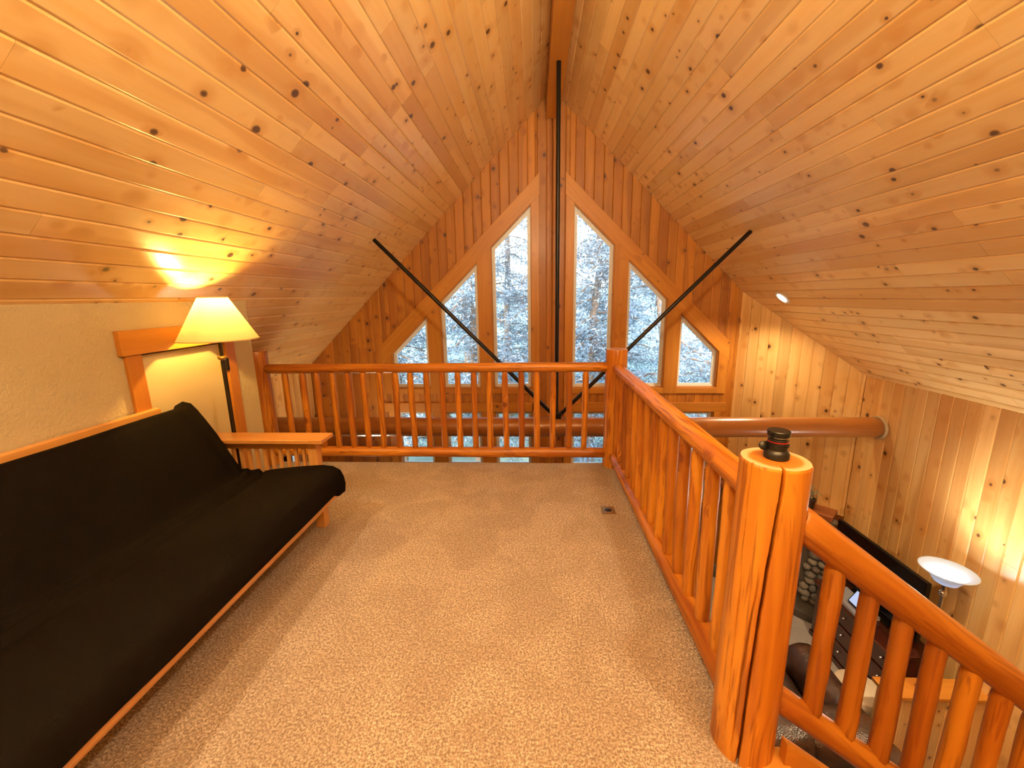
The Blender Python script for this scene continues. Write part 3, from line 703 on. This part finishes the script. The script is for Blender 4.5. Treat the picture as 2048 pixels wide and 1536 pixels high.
for i in range(ny + 1):
    t = i / ny; y = FY0 + (FY1 - FY0) * t; e = min(t, 1 - t) * (FY1 - FY0)
    sh = .0 if e > .05 else (1 - math.sqrt(max(0, 1 - (1 - e / .05) ** 2)))
    for j, (x, z) in enumerate(prof):
        # pull the outline in towards its medial line at the two ends so the seam reads as a rounded cushion
        a, b = prof[j - 1], prof[(j + 1) % n]; tx, tz = b[0] - a[0], b[1] - a[1]; l = math.hypot(tx, tz); nx, nz = tz / l, -tx / l
        k = .028 * sh + .004 * pnoise(Vector((x * 5, y * 3.5, z * 5))) + .0025 * pnoise(Vector((x * 16, y * 2, z * 16)))
        if 10 <= j <= 20: k += .010 * pnoise(Vector((x * 40, y * 1.1, 2)))
        sgn = 1
        vs.append((x - nx * k * sgn, y, z - nz * k * sgn))
for i in range(ny):
    for j in range(n):
        j2 = (j + 1) % n; fs.append((i * n + j, (i + 1) * n + j, (i + 1) * n + j2, i * n + j2))
fs += [tuple(range(n)), tuple(range(ny * n, (ny + 1) * n))[::-1]]
bm = bmesh.new(); me = new_mesh('mattress', vs, fs, True); bm.from_mesh(me); bmesh.ops.recalc_face_normals(bm, faces=bm.faces)
bmesh.ops.triangulate(bm, faces=[f for f in bm.faces if len(f.verts) > 4]); bm.to_mesh(me); bm.free()
mt = add('mattress', me, M['futonfab'], fu); mt['label'] = 'black-brown fabric mattress folded into seat and back'
box('back_rail', (-2.205, FY0 + .0, .79), (-2.168, FY1 - .10, .868), M['fut'], fu, .006, 1)
box('front_rail', (-1.265, FY0 - .02, .256), (-1.236, FY1 + .02, .292), M['fut'], fu, .005, 1)
box('seat_deck', (-1.95, FY0 + .02, .225), (-1.262, FY1 - .02, .262), M['fut'], fu, .004, 1)
for y0 in (2.33, .20):
    ar = box('armrest', (-2.16, y0 - .045, .598), (-1.305, y0 + .105, .622), M['fut'], fu, .003, 0)
    box('arm_rail', (-2.10, y0 + .012, .545), (-1.40, y0 + .048, .599), M['fut'], ar, .002, 0)
    box('arm_rail', (-2.10, y0 + .012, .150), (-1.40, y0 + .048, .215), M['fut'], ar, .002, 0)
    for i in range(12):
        x = -2.045 + i * .0515
        box('slat', (x, y0 + .021, .215), (x + .019, y0 + .039, .546), M['fut'], ar, .0015, 2)
    box('leg', (-1.432, y0 + .01, 0), (-1.375, y0 + .07, .599), M['fut'], fu, .003, 2)
    box('leg', (-2.155, y0 + .01, 0), (-2.10, y0 + .07, .599), M['fut'], fu, .003, 2)

# ================================================================== FLOOR LAMP
LX, LY = -1.985, 2.452
fl = thing('floor_lamp', (LX, LY, 0), 'lit floor lamp with cream cone shade on a dark pole behind the futon', 'lamp')
lathe('base', [(0, 0), (.13, 0), (.135, .008), (.125, .02), (.05, .03), (.02, .05), (.012, .07)], M['bronze'], fl, T((LX, LY, 0)), 32)
lathe('pole', [(.0125, .05), (.0125, 1.09), (.010, 1.10), (.010, 1.27), (.014, 1.28), (.016, 1.315), (.0, 1.315)], M['bronze'], fl, T((LX, LY, 0)), 20)
lathe('collar', [(.0125, 1.10), (.022, 1.107), (.025, 1.115), (.022, 1.123), (.0105, 1.128)], M['brass'], fl, T((LX, LY, 0)), 24)
sh = lathe('lamp_shade', [(.217, 1.232), (.078, 1.492)], M['shade'], fl, T((LX, LY, 0)), 64)
lathe('shade_rim', [(.2145, 1.230), (.2195, 1.230), (.2195, 1.236), (.2145, 1.236)], M['shade'], sh, T((LX, LY, 0)), 64, True, True)
lathe('shade_rim', [(.0755, 1.489), (.0805, 1.489), (.0805, 1.496), (.0755, 1.496)], M['shade'], sh, T((LX, LY, 0)), 48, True, True)
for k in range(3):
    a = k * 2.094; tube('spider_arm', [(LX, LY, 1.478), (LX + .077 * math.cos(a), LY + .077 * math.sin(a), 1.488)], .0015, M['brass'], sh)
tube('harp', [(LX, LY - .012, 1.30), (LX, LY - .055, 1.33), (LX, LY - .058, 1.41), (LX, LY, 1.478), (LX, LY + .058, 1.41), (LX, LY + .055, 1.33), (LX, LY + .012, 1.30)], .002, M['brass'], fl)
M['bulb'] = emis('lit_bulb', (1, .74, .38), 14)
lathe('bulb', [(0, 1.405), (.018, 1.400), (.029, 1.38), (.028, 1.355), (.016, 1.325), (.013, 1.315)], M['bulb'], fl, T((LX, LY, 0)), 20)
point_light('bulb_light', (LX, LY, 1.435), 32, (1, .62, .16), .02, fl)
tube('power_cord', [(LX + .13, LY + .02, .006), (-1.85, 2.70, .005), (-1.78, 2.90, .005), (-1.70, 3.02, .005), (-1.63, 3.02, .005), (-1.60, 2.94, .005), (-1.64, 2.86, .006), (-1.75, 2.88, .008), (-1.88, 3.0, .006), (-2.03, 3.06, .005), (-2.15, 3.05, .02), (-2.20, 2.98, .12)], .0035, M['cord'], fl)

# ================================================================== SMALL LOFT THINGS
t = thing('floor_outlet', (.508, 2.60, 0), 'square brass floor outlet set in the carpet', 'outlet')
box('cover_plate', (.462, 2.553, 0), (.554, 2.650, .005), M['brass'], t, .0015)
lathe('socket', [(0, .0065), (.020, .0065), (.024, .005), (.024, .004)], M['blackpl'], t, T((.508, 2.60, 0)), 24)
box('slot', (.500, 2.594, .0062), (.503, 2.606, .0072), M['bronze'], t); box('slot', (.513, 2.594, .0062), (.516, 2.606, .0072), M['bronze'], t)
LXc, LYc, LZc = .693, 1.130, 1.0042
t = thing('camera_lens', (LXc, LYc, LZc), 'black clip-on camera lens standing on the cracked log post', 'lens')
m = T((LXc, LYc, LZc))
lathe('hood', [(0, 0), (.030, 0), (.0325, .003), (.0325, .016), (.029, .022), (.0255, .026)], M['blackpl'], t, m, 48)
lathe('barrel', [(.0255, .026), (.0255, .036), (.0275, .037), (.0275, .046), (.0255, .047), (.0255, .057), (.0245, .058), (.0245, .066)], M['blackpl'], t, m, 48)
for k in range(30):
    a = k * 2 * math.pi / 30; mw = m @ Matrix.Rotation(a, 4, 'Z')
    bm = bmesh.new(); bm_box(bm, (.0268, -.0013, .0375), (.0282, .0013, .0455)); from_bm('grip_rib', bm, M['blackpl'], t, mw)
lathe('red_ring', [(.0254, .0495), (.0262, .050), (.0262, .052), (.0254, .0525)], M['red'], t, m, 48)
lathe('silver_ring', [(.0244, .0635), (.0268, .064), (.0268, .0665), (.0244, .067)], M['chrome'], t, m, 48)
lathe('lens_cap', [(.0244, .067), (.0285, .068), (.0290, .070), (.0290, .081), (.0275, .083), (.0, .0832)], M['blackpl'], t, m, 48)
lathe('clip_knob', [(0, 0), (.011, 0), (.013, .002), (.013, .010), (.010, .012), (0, .012)], M['blackpl'], t, m @ T((-.030, .018, .030)) @ Matrix.Rotation(1.2, 4, 'X'), 24)

# ================================================================== LOWER LIVING ROOM
# stone fireplace on the angled wall
fpb = c0 + cd * (cl / 2)
fp = thing('stone_fireplace', (fpb.x, fpb.y, ZF), 'river-rock fireplace surround below the wooden mantel', 'fireplace')
def cbox(name, s0, s1, d0, d1, z0, z1, mat, parent, bev=0):
    a = c0 + cd * ((s0 + s1) / 2) + cn * ((d0 + d1) / 2); mw = frame((a.x, a.y, (z0 + z1) / 2), cd, (0, 0, 1))
    bm = bmesh.new(); bm_box(bm, (-(s1 - s0) / 2, -(d1 - d0) / 2, -(z1 - z0) / 2), ((s1 - s0) / 2, (d1 - d0) / 2, (z1 - z0) / 2), bev); return from_bm(name, bm, mat, parent, mw)
cbox('masonry', .08, cl - .08, .0, .07, ZF, -1.13, M['mortar'], fp)
cbox('firebox', .36, cl - .36, .07, .075, ZF + .25, ZF + .85, M['blackpl'], fp)
fm = cbox('firebox_frame', .33, cl - .33, .075, .09, ZF + .85, ZF + .90, M['black'], fp)
cbox('hearth', .05, cl - .05, .0, .32, ZF, ZF + .10, M['mortar'], fp, .01)
blobs = [blob_mesh('stone', 2 if q else 2, .16, q) for q in range(6)]
for b in blobs: b.materials.append(M['stone'])
z = ZF + .14; row = 0
while z < -1.17:
    s = .10 + (row % 2) * .055; hh = R.uniform(.075, .10)
    while s < cl - .10:
        wd = R.uniform(.08, .15)
        if not (.30 < s + wd / 2 < cl - .30 and z < ZF + .90):
            q = c0 + cd * (s + wd / 2) + cn * .075; mw = frame((q.x, q.y, z + R.uniform(-.01, .01)), cd, (0, 0, 1)) @ Matrix.Rotation(R.uniform(-.3, .3), 4, 'Y') @ Matrix.Diagonal((wd * .5, .045, hh * .52, 1))
            add('stone', R.choice(blobs), None, fp, mw)
        s += wd * .98
    z += hh; row += 1
mn = cbox('mantel_shelf', .02, cl - .06, .0, .25, -1.125, -1.06, M['mantel'], None, .008); tag(mn, 'dark reddish wooden mantel shelf above the river rocks', 'shelf')
# potted plant on the mantel
pq = c0 + cd * 1.02 + cn * .15; pz = -1.06
pp = thing('potted_plant', (pq.x, pq.y, pz), 'small variegated plant in a dark pot on the mantel', 'plant')
lathe('pot', [(0, 0), (.045, 0), (.062, .10), (.066, .11), (.058, .112), (.054, .10), (0, .098)], M['pot'], pp, T((pq.x, pq.y, pz)), 20)
vs = []; fs = []
for k in range(260):
    a = R.uniform(0, 6.28); e = R.uniform(.1, 1.5); rr = R.uniform(.03, .11)
    c = Vector((rr * math.cos(a) * math.cos(e) * .95, rr * math.sin(a) * math.cos(e) * .95, .13 + rr * math.sin(e) * 1.25)); u = Vector((R.gauss(0, 1), R.gauss(0, 1), R.gauss(0, 1))).normalized(); v = u.orthogonal().normalized(); L = R.uniform(.012, .024)
    b = len(vs); vs += [c, c + u * L * .5 + v * L * .35, c + u * L, c + u * L * .5 - v * L * .35]; fs.append((b, b + 1, b + 2, b + 3))
fo = add('foliage', new_mesh('foliage', vs, fs), M['leaf2'], pp, T((pq.x, pq.y, pz))); fo['kind'] = 'stuff'
# television on its console
CYa, CYb, CX0, CZ = 3.225, 4.22, 3.20, -1.745
cb = thing('tv_console', (3.40, 3.7, ZF), 'dark cherry television console with crystal knobs by the right wall', 'cabinet')
box('body', (CX0 + .02, CYa + .01, ZF + .05), (XW - .01, CYb - .01, CZ - .035), M['dark'], cb, .003, 2)
box('top', (CX0 - .02, CYa - .01, CZ - .035), (XW - .01, CYb + .01, CZ), M['dark'], cb, .006, 1)
box('plinth', (CX0 - .0, CYa, ZF), (XW - .01, CYb, ZF + .06), M['dark'], cb, .004, 1)
ys = [CYa + .02, 3.52, 3.86, CYb - .02]
for r_ in range(3):
    z0 = ZF + .085 + r_ * .205
    for k in range(2):
        dr = box('drawer', (CX0, ys[k] + .012, z0), (CX0 + .022, ys[k + 1] - .012, z0 + .185), M['dark'], cb, .004, 1)
        for yy in (.25, .75):
            yk = ys[k] + (ys[k + 1] - ys[k]) * yy
            lathe('knob', [(0, .022), (.010, .020), (.013, .012), (.006, .004), (.006, 0)], M['chrome'], dr, frame((CX0, yk, z0 + .10), (0, 1, 0), (-1, 0, 0)), 12)
dd = box('door', (CX0, ys[2] + .012, ZF + .085), (CX0 + .022, ys[3] - .008, CZ - .05), M['dark'], cb, .004, 2)
box('door_pane', (CX0 - .003, ys[2] + .07, ZF + .15), (CX0 + .004, ys[3] - .07, CZ - .12), M['screen'], dd, .001, 2)
tv = thing('television', (3.45, 3.80, CZ), 'large flat black television standing on the dark console', 'television')
box('cabinet', (3.425, 3.275, -1.655), (3.46, 4.335, -1.045), M['blackpl'], tv, .004, 1)
box('screen', (3.421, 3.290, -1.635), (3.426, 4.320, -1.058), M['screen'], tv, 0, 1)
box('stand_neck', (3.43, 3.76, CZ + .012), (3.46, 3.86, -1.64), M['blackpl'], tv, .003, 2)
box('stand_base', (3.42, 3.55, CZ), (3.58, 4.07, CZ + .014), M['blackpl'], tv, .003, 1)
mp = thing('media_player', (3.35, 3.83, CZ), 'flat silver-grey media box on the left end of the console', 'media box')
M['silver'] = plain('silver_grey', (.42, .43, .48), .3, .4)
box('case', (3.205, 3.62, CZ + .006), (3.41, 4.06, CZ + .045), M['silver'], mp, .003, 1)
box('front_panel', (3.200, 3.625, CZ + .010), (3.206, 4.055, CZ + .041), M['silver'], mp, .001, 1)
for yy in (3.66, 4.02): box('foot', (3.22, yy - .01, CZ), (3.24, yy + .01, CZ + .007), M['blackpl'], mp)
ta = thing('tablet', (3.28, 3.72, CZ + .045), 'small tablet with a pale blue screen propped on the media box', 'tablet')
mw = frame((3.29, 3.735, CZ + .045 + .082), (0, 1, 0), Vector((-1, 0, .65)))
bm = bmesh.new(); bm_box(bm, (-.095, -.075, -.005), (.095, .075, .005), .002); from_bm('case', bm, M['blackpl'], ta, mw)
M['tabscr'] = emis('tablet_screen', (.62, .72, 1), .75)
bm = bmesh.new(); bm_box(bm, (-.085, -.065, .005), (.085, .065, .0062)); from_bm('screen', bm, M['tabscr'], ta, mw)
bm = bmesh.new(); bm_box(bm, (-.02, -.075, -.06), (.02, .0, -.055)); from_bm('kickstand', bm, M['blackpl'], ta, mw)
# torchiere
def torchiere(TX, TY, label, energy, color, aim, rad=.07):
    to = thing('torchiere_lamp', (TX, TY, ZF), label, 'lamp')
    m = T((TX, TY, 0))
    lathe('base', [(0, ZF), (.13, ZF), (.135, ZF + .012), (.10, ZF + .03), (.03, ZF + .05), (.016, ZF + .09)], M['chrome'], to, m, 32)
    lathe('pole', [(.014, ZF + .05), (.014, -1.55), (.022, -1.53), (.022, -1.49), (.014, -1.47), (.014, -1.0), (.026, -.985), (.028, -.96), (.016, -.94), (.016, -.90), (.03, -.885), (.0, -.885)], M['chrome'], to, m, 20)
    lathe('glass_bowl', [(0, -.885), (.045, -.882), (.075, -.865), (.10, -.825), (.135, -.785), (.172, -.763), (.178, -.757), (.170, -.755), (.130, -.778), (.094, -.818), (.07, -.857), (.04, -.874), (0, -.876)], M['bowl'], to, m, 48)
    lathe('bulb', [(0, -.80), (.028, -.805), (.036, -.83), (.026, -.86), (.014, -.875)], M['bulb2'], to, m, 20)
    point_light('torchiere_light', (TX, TY, -.79), energy, color, rad, to, 'SPOT', (TX + aim[0], TY + aim[1], 0), 2.7, 1.0)
M['bulb2'] = emis('torchiere_bulb', (.86, .93, 1), 40)
torchiere(3.345, 3.075, 'lit torchiere with white glass bowl beside the television', 60, (1, .95, .86), (-.22, -.08))
torchiere(-2.15, 4.66, 'added torchiere uplight in the lower room, unseen below the front railing', 60, (1, .82, .55), (.10, -.05), .17)  # second lamp added out of sight to uplight the left roof slope
# leather sofa seen from above and behind
so = thing('leather_sofa', (1.9, 2.85, ZF), 'dark brown leather sofa below the loft, seen over the stair rail', 'sofa')
def pad(name, a, b, bev, seed, mat=M['leather'], amp=.018):
    bm = bmesh.new(); bm_box(bm, [-(b[i] - a[i]) / 2 for i in range(3)], [(b[i] - a[i]) / 2 for i in range(3)])
    bmesh.ops.bevel(bm, geom=bm.edges[:], offset=bev, segments=4, affect='EDGES', profile=.5)
    bmesh.ops.subdivide_edges(bm, edges=[e for e in bm.edges if e.calc_length() > .12], cuts=4, use_grid_fill=True)
    c = [(a[i] + b[i]) / 2 for i in range(3)]
    for v in bm.verts: v.co += v.co.normalized() * amp * pnoise(v.co * 5 + Vector((seed, seed * 2, 0)))
    return from_bm(name, bm, mat, so, T(c), True)
SX = .14
pad('base', (1.0 + SX, 2.30, ZF + .05), (2.40 + SX, 3.26, ZF + .42), .05, 1)
pad('arm', (2.15 + SX, 2.38, ZF + .06), (2.445 + SX, 3.36, ZF + .77), .135, 2)
pad('arm', (.95 + SX, 2.38, ZF + .06), (1.22 + SX, 3.36, ZF + .75), .12, 3)
for i, x in enumerate((1.22 + SX, 1.69 + SX)):
    pad('back_cushion', (x, 2.24, ZF + .38), (x + .60, 2.62, ZF + .96), .15, 4 + i, amp=.03)
    pad('seat_cushion', (x, 2.54, ZF + .36), (x + .46, 3.30, ZF + .56), .07, 8 + i, amp=.03)
pad('back', (1.02 + SX, 2.22, ZF + .06), (2.40 + SX, 2.46, ZF + .82), .09, 12)
for x in (1.08 + SX, 2.33 + SX):
    for y in (2.34, 3.18): box('foot', (x - .03, y - .03, ZF), (x + .03, y + .03, ZF + .07), M['dark'], so, .004, 2)
# ottoman and subwoofer
ot = thing('ottoman', (2.93, 3.18, ZF), 'round cream ottoman between the leather sofa and the console', 'ottoman')
lathe('cushion', [(0, ZF + .43), (.15, ZF + .425), (.185, ZF + .40), (.195, ZF + .36), (.185, ZF + .32)], M['cream'], ot, T((2.93, 3.18, 0)), 40)
lathe('skirt', [(.182, ZF + .33), (.182, ZF + .03), (.0, ZF + .03)], M['cream'], ot, T((2.93, 3.18, 0)), 40)
for k in range(3):
    a = k * 2.094 + .4; lathe('foot', [(0, ZF), (.018, ZF), (.022, ZF + .035), (0, ZF + .035)], M['dark'], ot, T((2.93 + .13 * math.cos(a), 3.18 + .13 * math.sin(a), 0)), 12)

# ================================================================== OUTSIDE
ZO = -2.9
vs = []; fs = []; N = 40
for i in range(N + 1):
    for j in range(N + 1):
        x = -45 + 90 * i / N; y = YG + .2 + 60 * j / N; vs.append((x, y, ZO + .9 * pnoise(Vector((x * .08, y * .08, 0))) * min(1, j / 4) + max(0, y - 14) * .10))
for i in range(N):
    for j in range(N): a = i * (N + 1) + j; fs.append((a, a + N + 1, a + N + 2, a + 1))
gr = add('ground', new_mesh('ground', vs, fs, True), M['grass']); struct(gr, 'bright grassy slope outside the gable windows', 'ground')
def tree(x, y, h, r, lean, label, seed, dens=1.0, trunk_r=.16, low=.12):
    rr = random.Random(seed)
    z0 = ZO - .3; t = thing('conifer_tree', (x, y, z0), label, 'tree', 'trees outside the gable windows')
    top = Vector((x + lean[0], y + lean[1], z0 + h))
    base = Vector((x, y, z0)); pts = [base.lerp(top, k / 8) + Vector((.12 * pnoise(Vector((k * .9, seed, 0))), .12 * pnoise(Vector((k * .9, 0, seed))), 0)) * (k > 0) for k in range(9)]
    vs = []; fs = []; sg = 9
    for i, p in enumerate(pts):
        q = trunk_r * (1 - .85 * i / 8)
        for j in range(sg): a = 2 * math.pi * j / sg; vs.append(p - base + Vector((q * math.cos(a), q * math.sin(a), 0)))
    for i in range(8):
        for j in range(sg): fs.append((i * sg + j, i * sg + (j + 1) % sg, (i + 1) * sg + (j + 1) % sg, (i + 1) * sg + j))
    tk = add('trunk', new_mesh('trunk', vs, fs, True), M['bark'], t, T(base))
    lv = []; lf = []
    nb = int(64 * dens)
    for b in range(nb):
        f = low + (1 - low) * (b + .5) / nb; o = base.lerp(top, f); a = rr.uniform(0, 6.283); L = r * (1.05 - f * .78) * rr.uniform(.6, 1.1)
        dirv = Vector((math.cos(a), math.sin(a), rr.uniform(-.25, .25))).normalized(); e = o + dirv * L - Vector((0, 0, L * .18))
        mid = o.lerp(e, .5) + Vector((0, 0, L * .08))
        tube('branch', [o, mid, e], .012 + .02 * (1 - f), M['bark'], t, 5)
        for k in range(int(L * 400)):
            u = rr.uniform(.12, 1.05); c = o.lerp(e, u) + Vector((rr.gauss(0, .16), rr.gauss(0, .16), rr.gauss(0, .13)))
            d1 = (dirv + Vector((rr.gauss(0, .7), rr.gauss(0, .7), rr.gauss(-.15, .6)))).normalized(); d2 = d1.orthogonal().normalized(); d2.rotate(Matrix.Rotation(rr.uniform(0, 6.28), 3, d1))
            Ln = rr.uniform(.06, .16); wd = rr.uniform(.009, .020); q = c - base; b0 = len(lv)
            lv += [q, q + d1 * Ln * .5 + d2 * wd, q + d1 * Ln, q + d1 * Ln * .5 - d2 * wd]; lf.append((b0, b0 + 1, b0 + 2, b0 + 3))
    fo = add('foliage', new_mesh('foliage', lv, lf), M['leaf'], t, T(base)); fo['kind'] = 'stuff'
TREES = [(-3.4, 9.6, 7.5, 1.5, (.1, .2), 'slim conifer outside, beyond the outermost left window', 1), (-1.5, 10.6, 9.0, 1.7, (-.2, 0), 'dense conifer outside, seen through the left middle windows', 1.15),
         (.1, 12.0, 10.5, 1.9, (.1, 0), 'tall conifer outside, behind the centre boards of the gable', 1), (1.3, 9.4, 8.5, 1.5, (.2, .1), 'conifer outside, filling the tall right-centre window', 1.1),
         (3.3, 8.3, 7.5, 1.5, (-1.3, .3), 'leaning conifer with bare limbs outside the right windows', .42), (5.2, 11.5, 9.0, 1.9, (0, 0), 'conifer outside, beyond the outermost right window', 1),
         (-5.5, 13.0, 10, 2.0, (0, 0), 'far conifer outside to the left', 1), (-2.6, 15.5, 11, 2.2, (0, 0), 'far tall conifer outside, between the left windows', 1), (3.4, 16.0, 11, 2.2, (0, 0), 'far tall conifer outside to the right', 1), (.9, 17.5, 12, 2.3, (0, 0), 'farthest conifer outside, in the middle', 1), (-.9, 14.0, 11, 2.0, (0, 0), 'conifer outside, half hidden between the left middle windows', 1.1), (2.1, 13.6, 10.5, 2.0, (0, 0), 'conifer outside, half hidden behind the right middle windows', 1.1), (6.6, 14.5, 10, 2.2, (0, 0), 'far conifer outside to the extreme right', 1), (-6.0, 17.5, 12, 2.4, (0, 0), 'farthest conifer outside to the extreme left', 1)]
for i, (x, y, h, r, ln, lab, dn) in enumerate(TREES): tree(x, y, h, r, ln, lab, 100 + i, dn)
for o in list(bpy.data.objects):
    if o.type == 'MESH' and o.parent is None and 'label' not in o: print('NOLABEL', o.name)
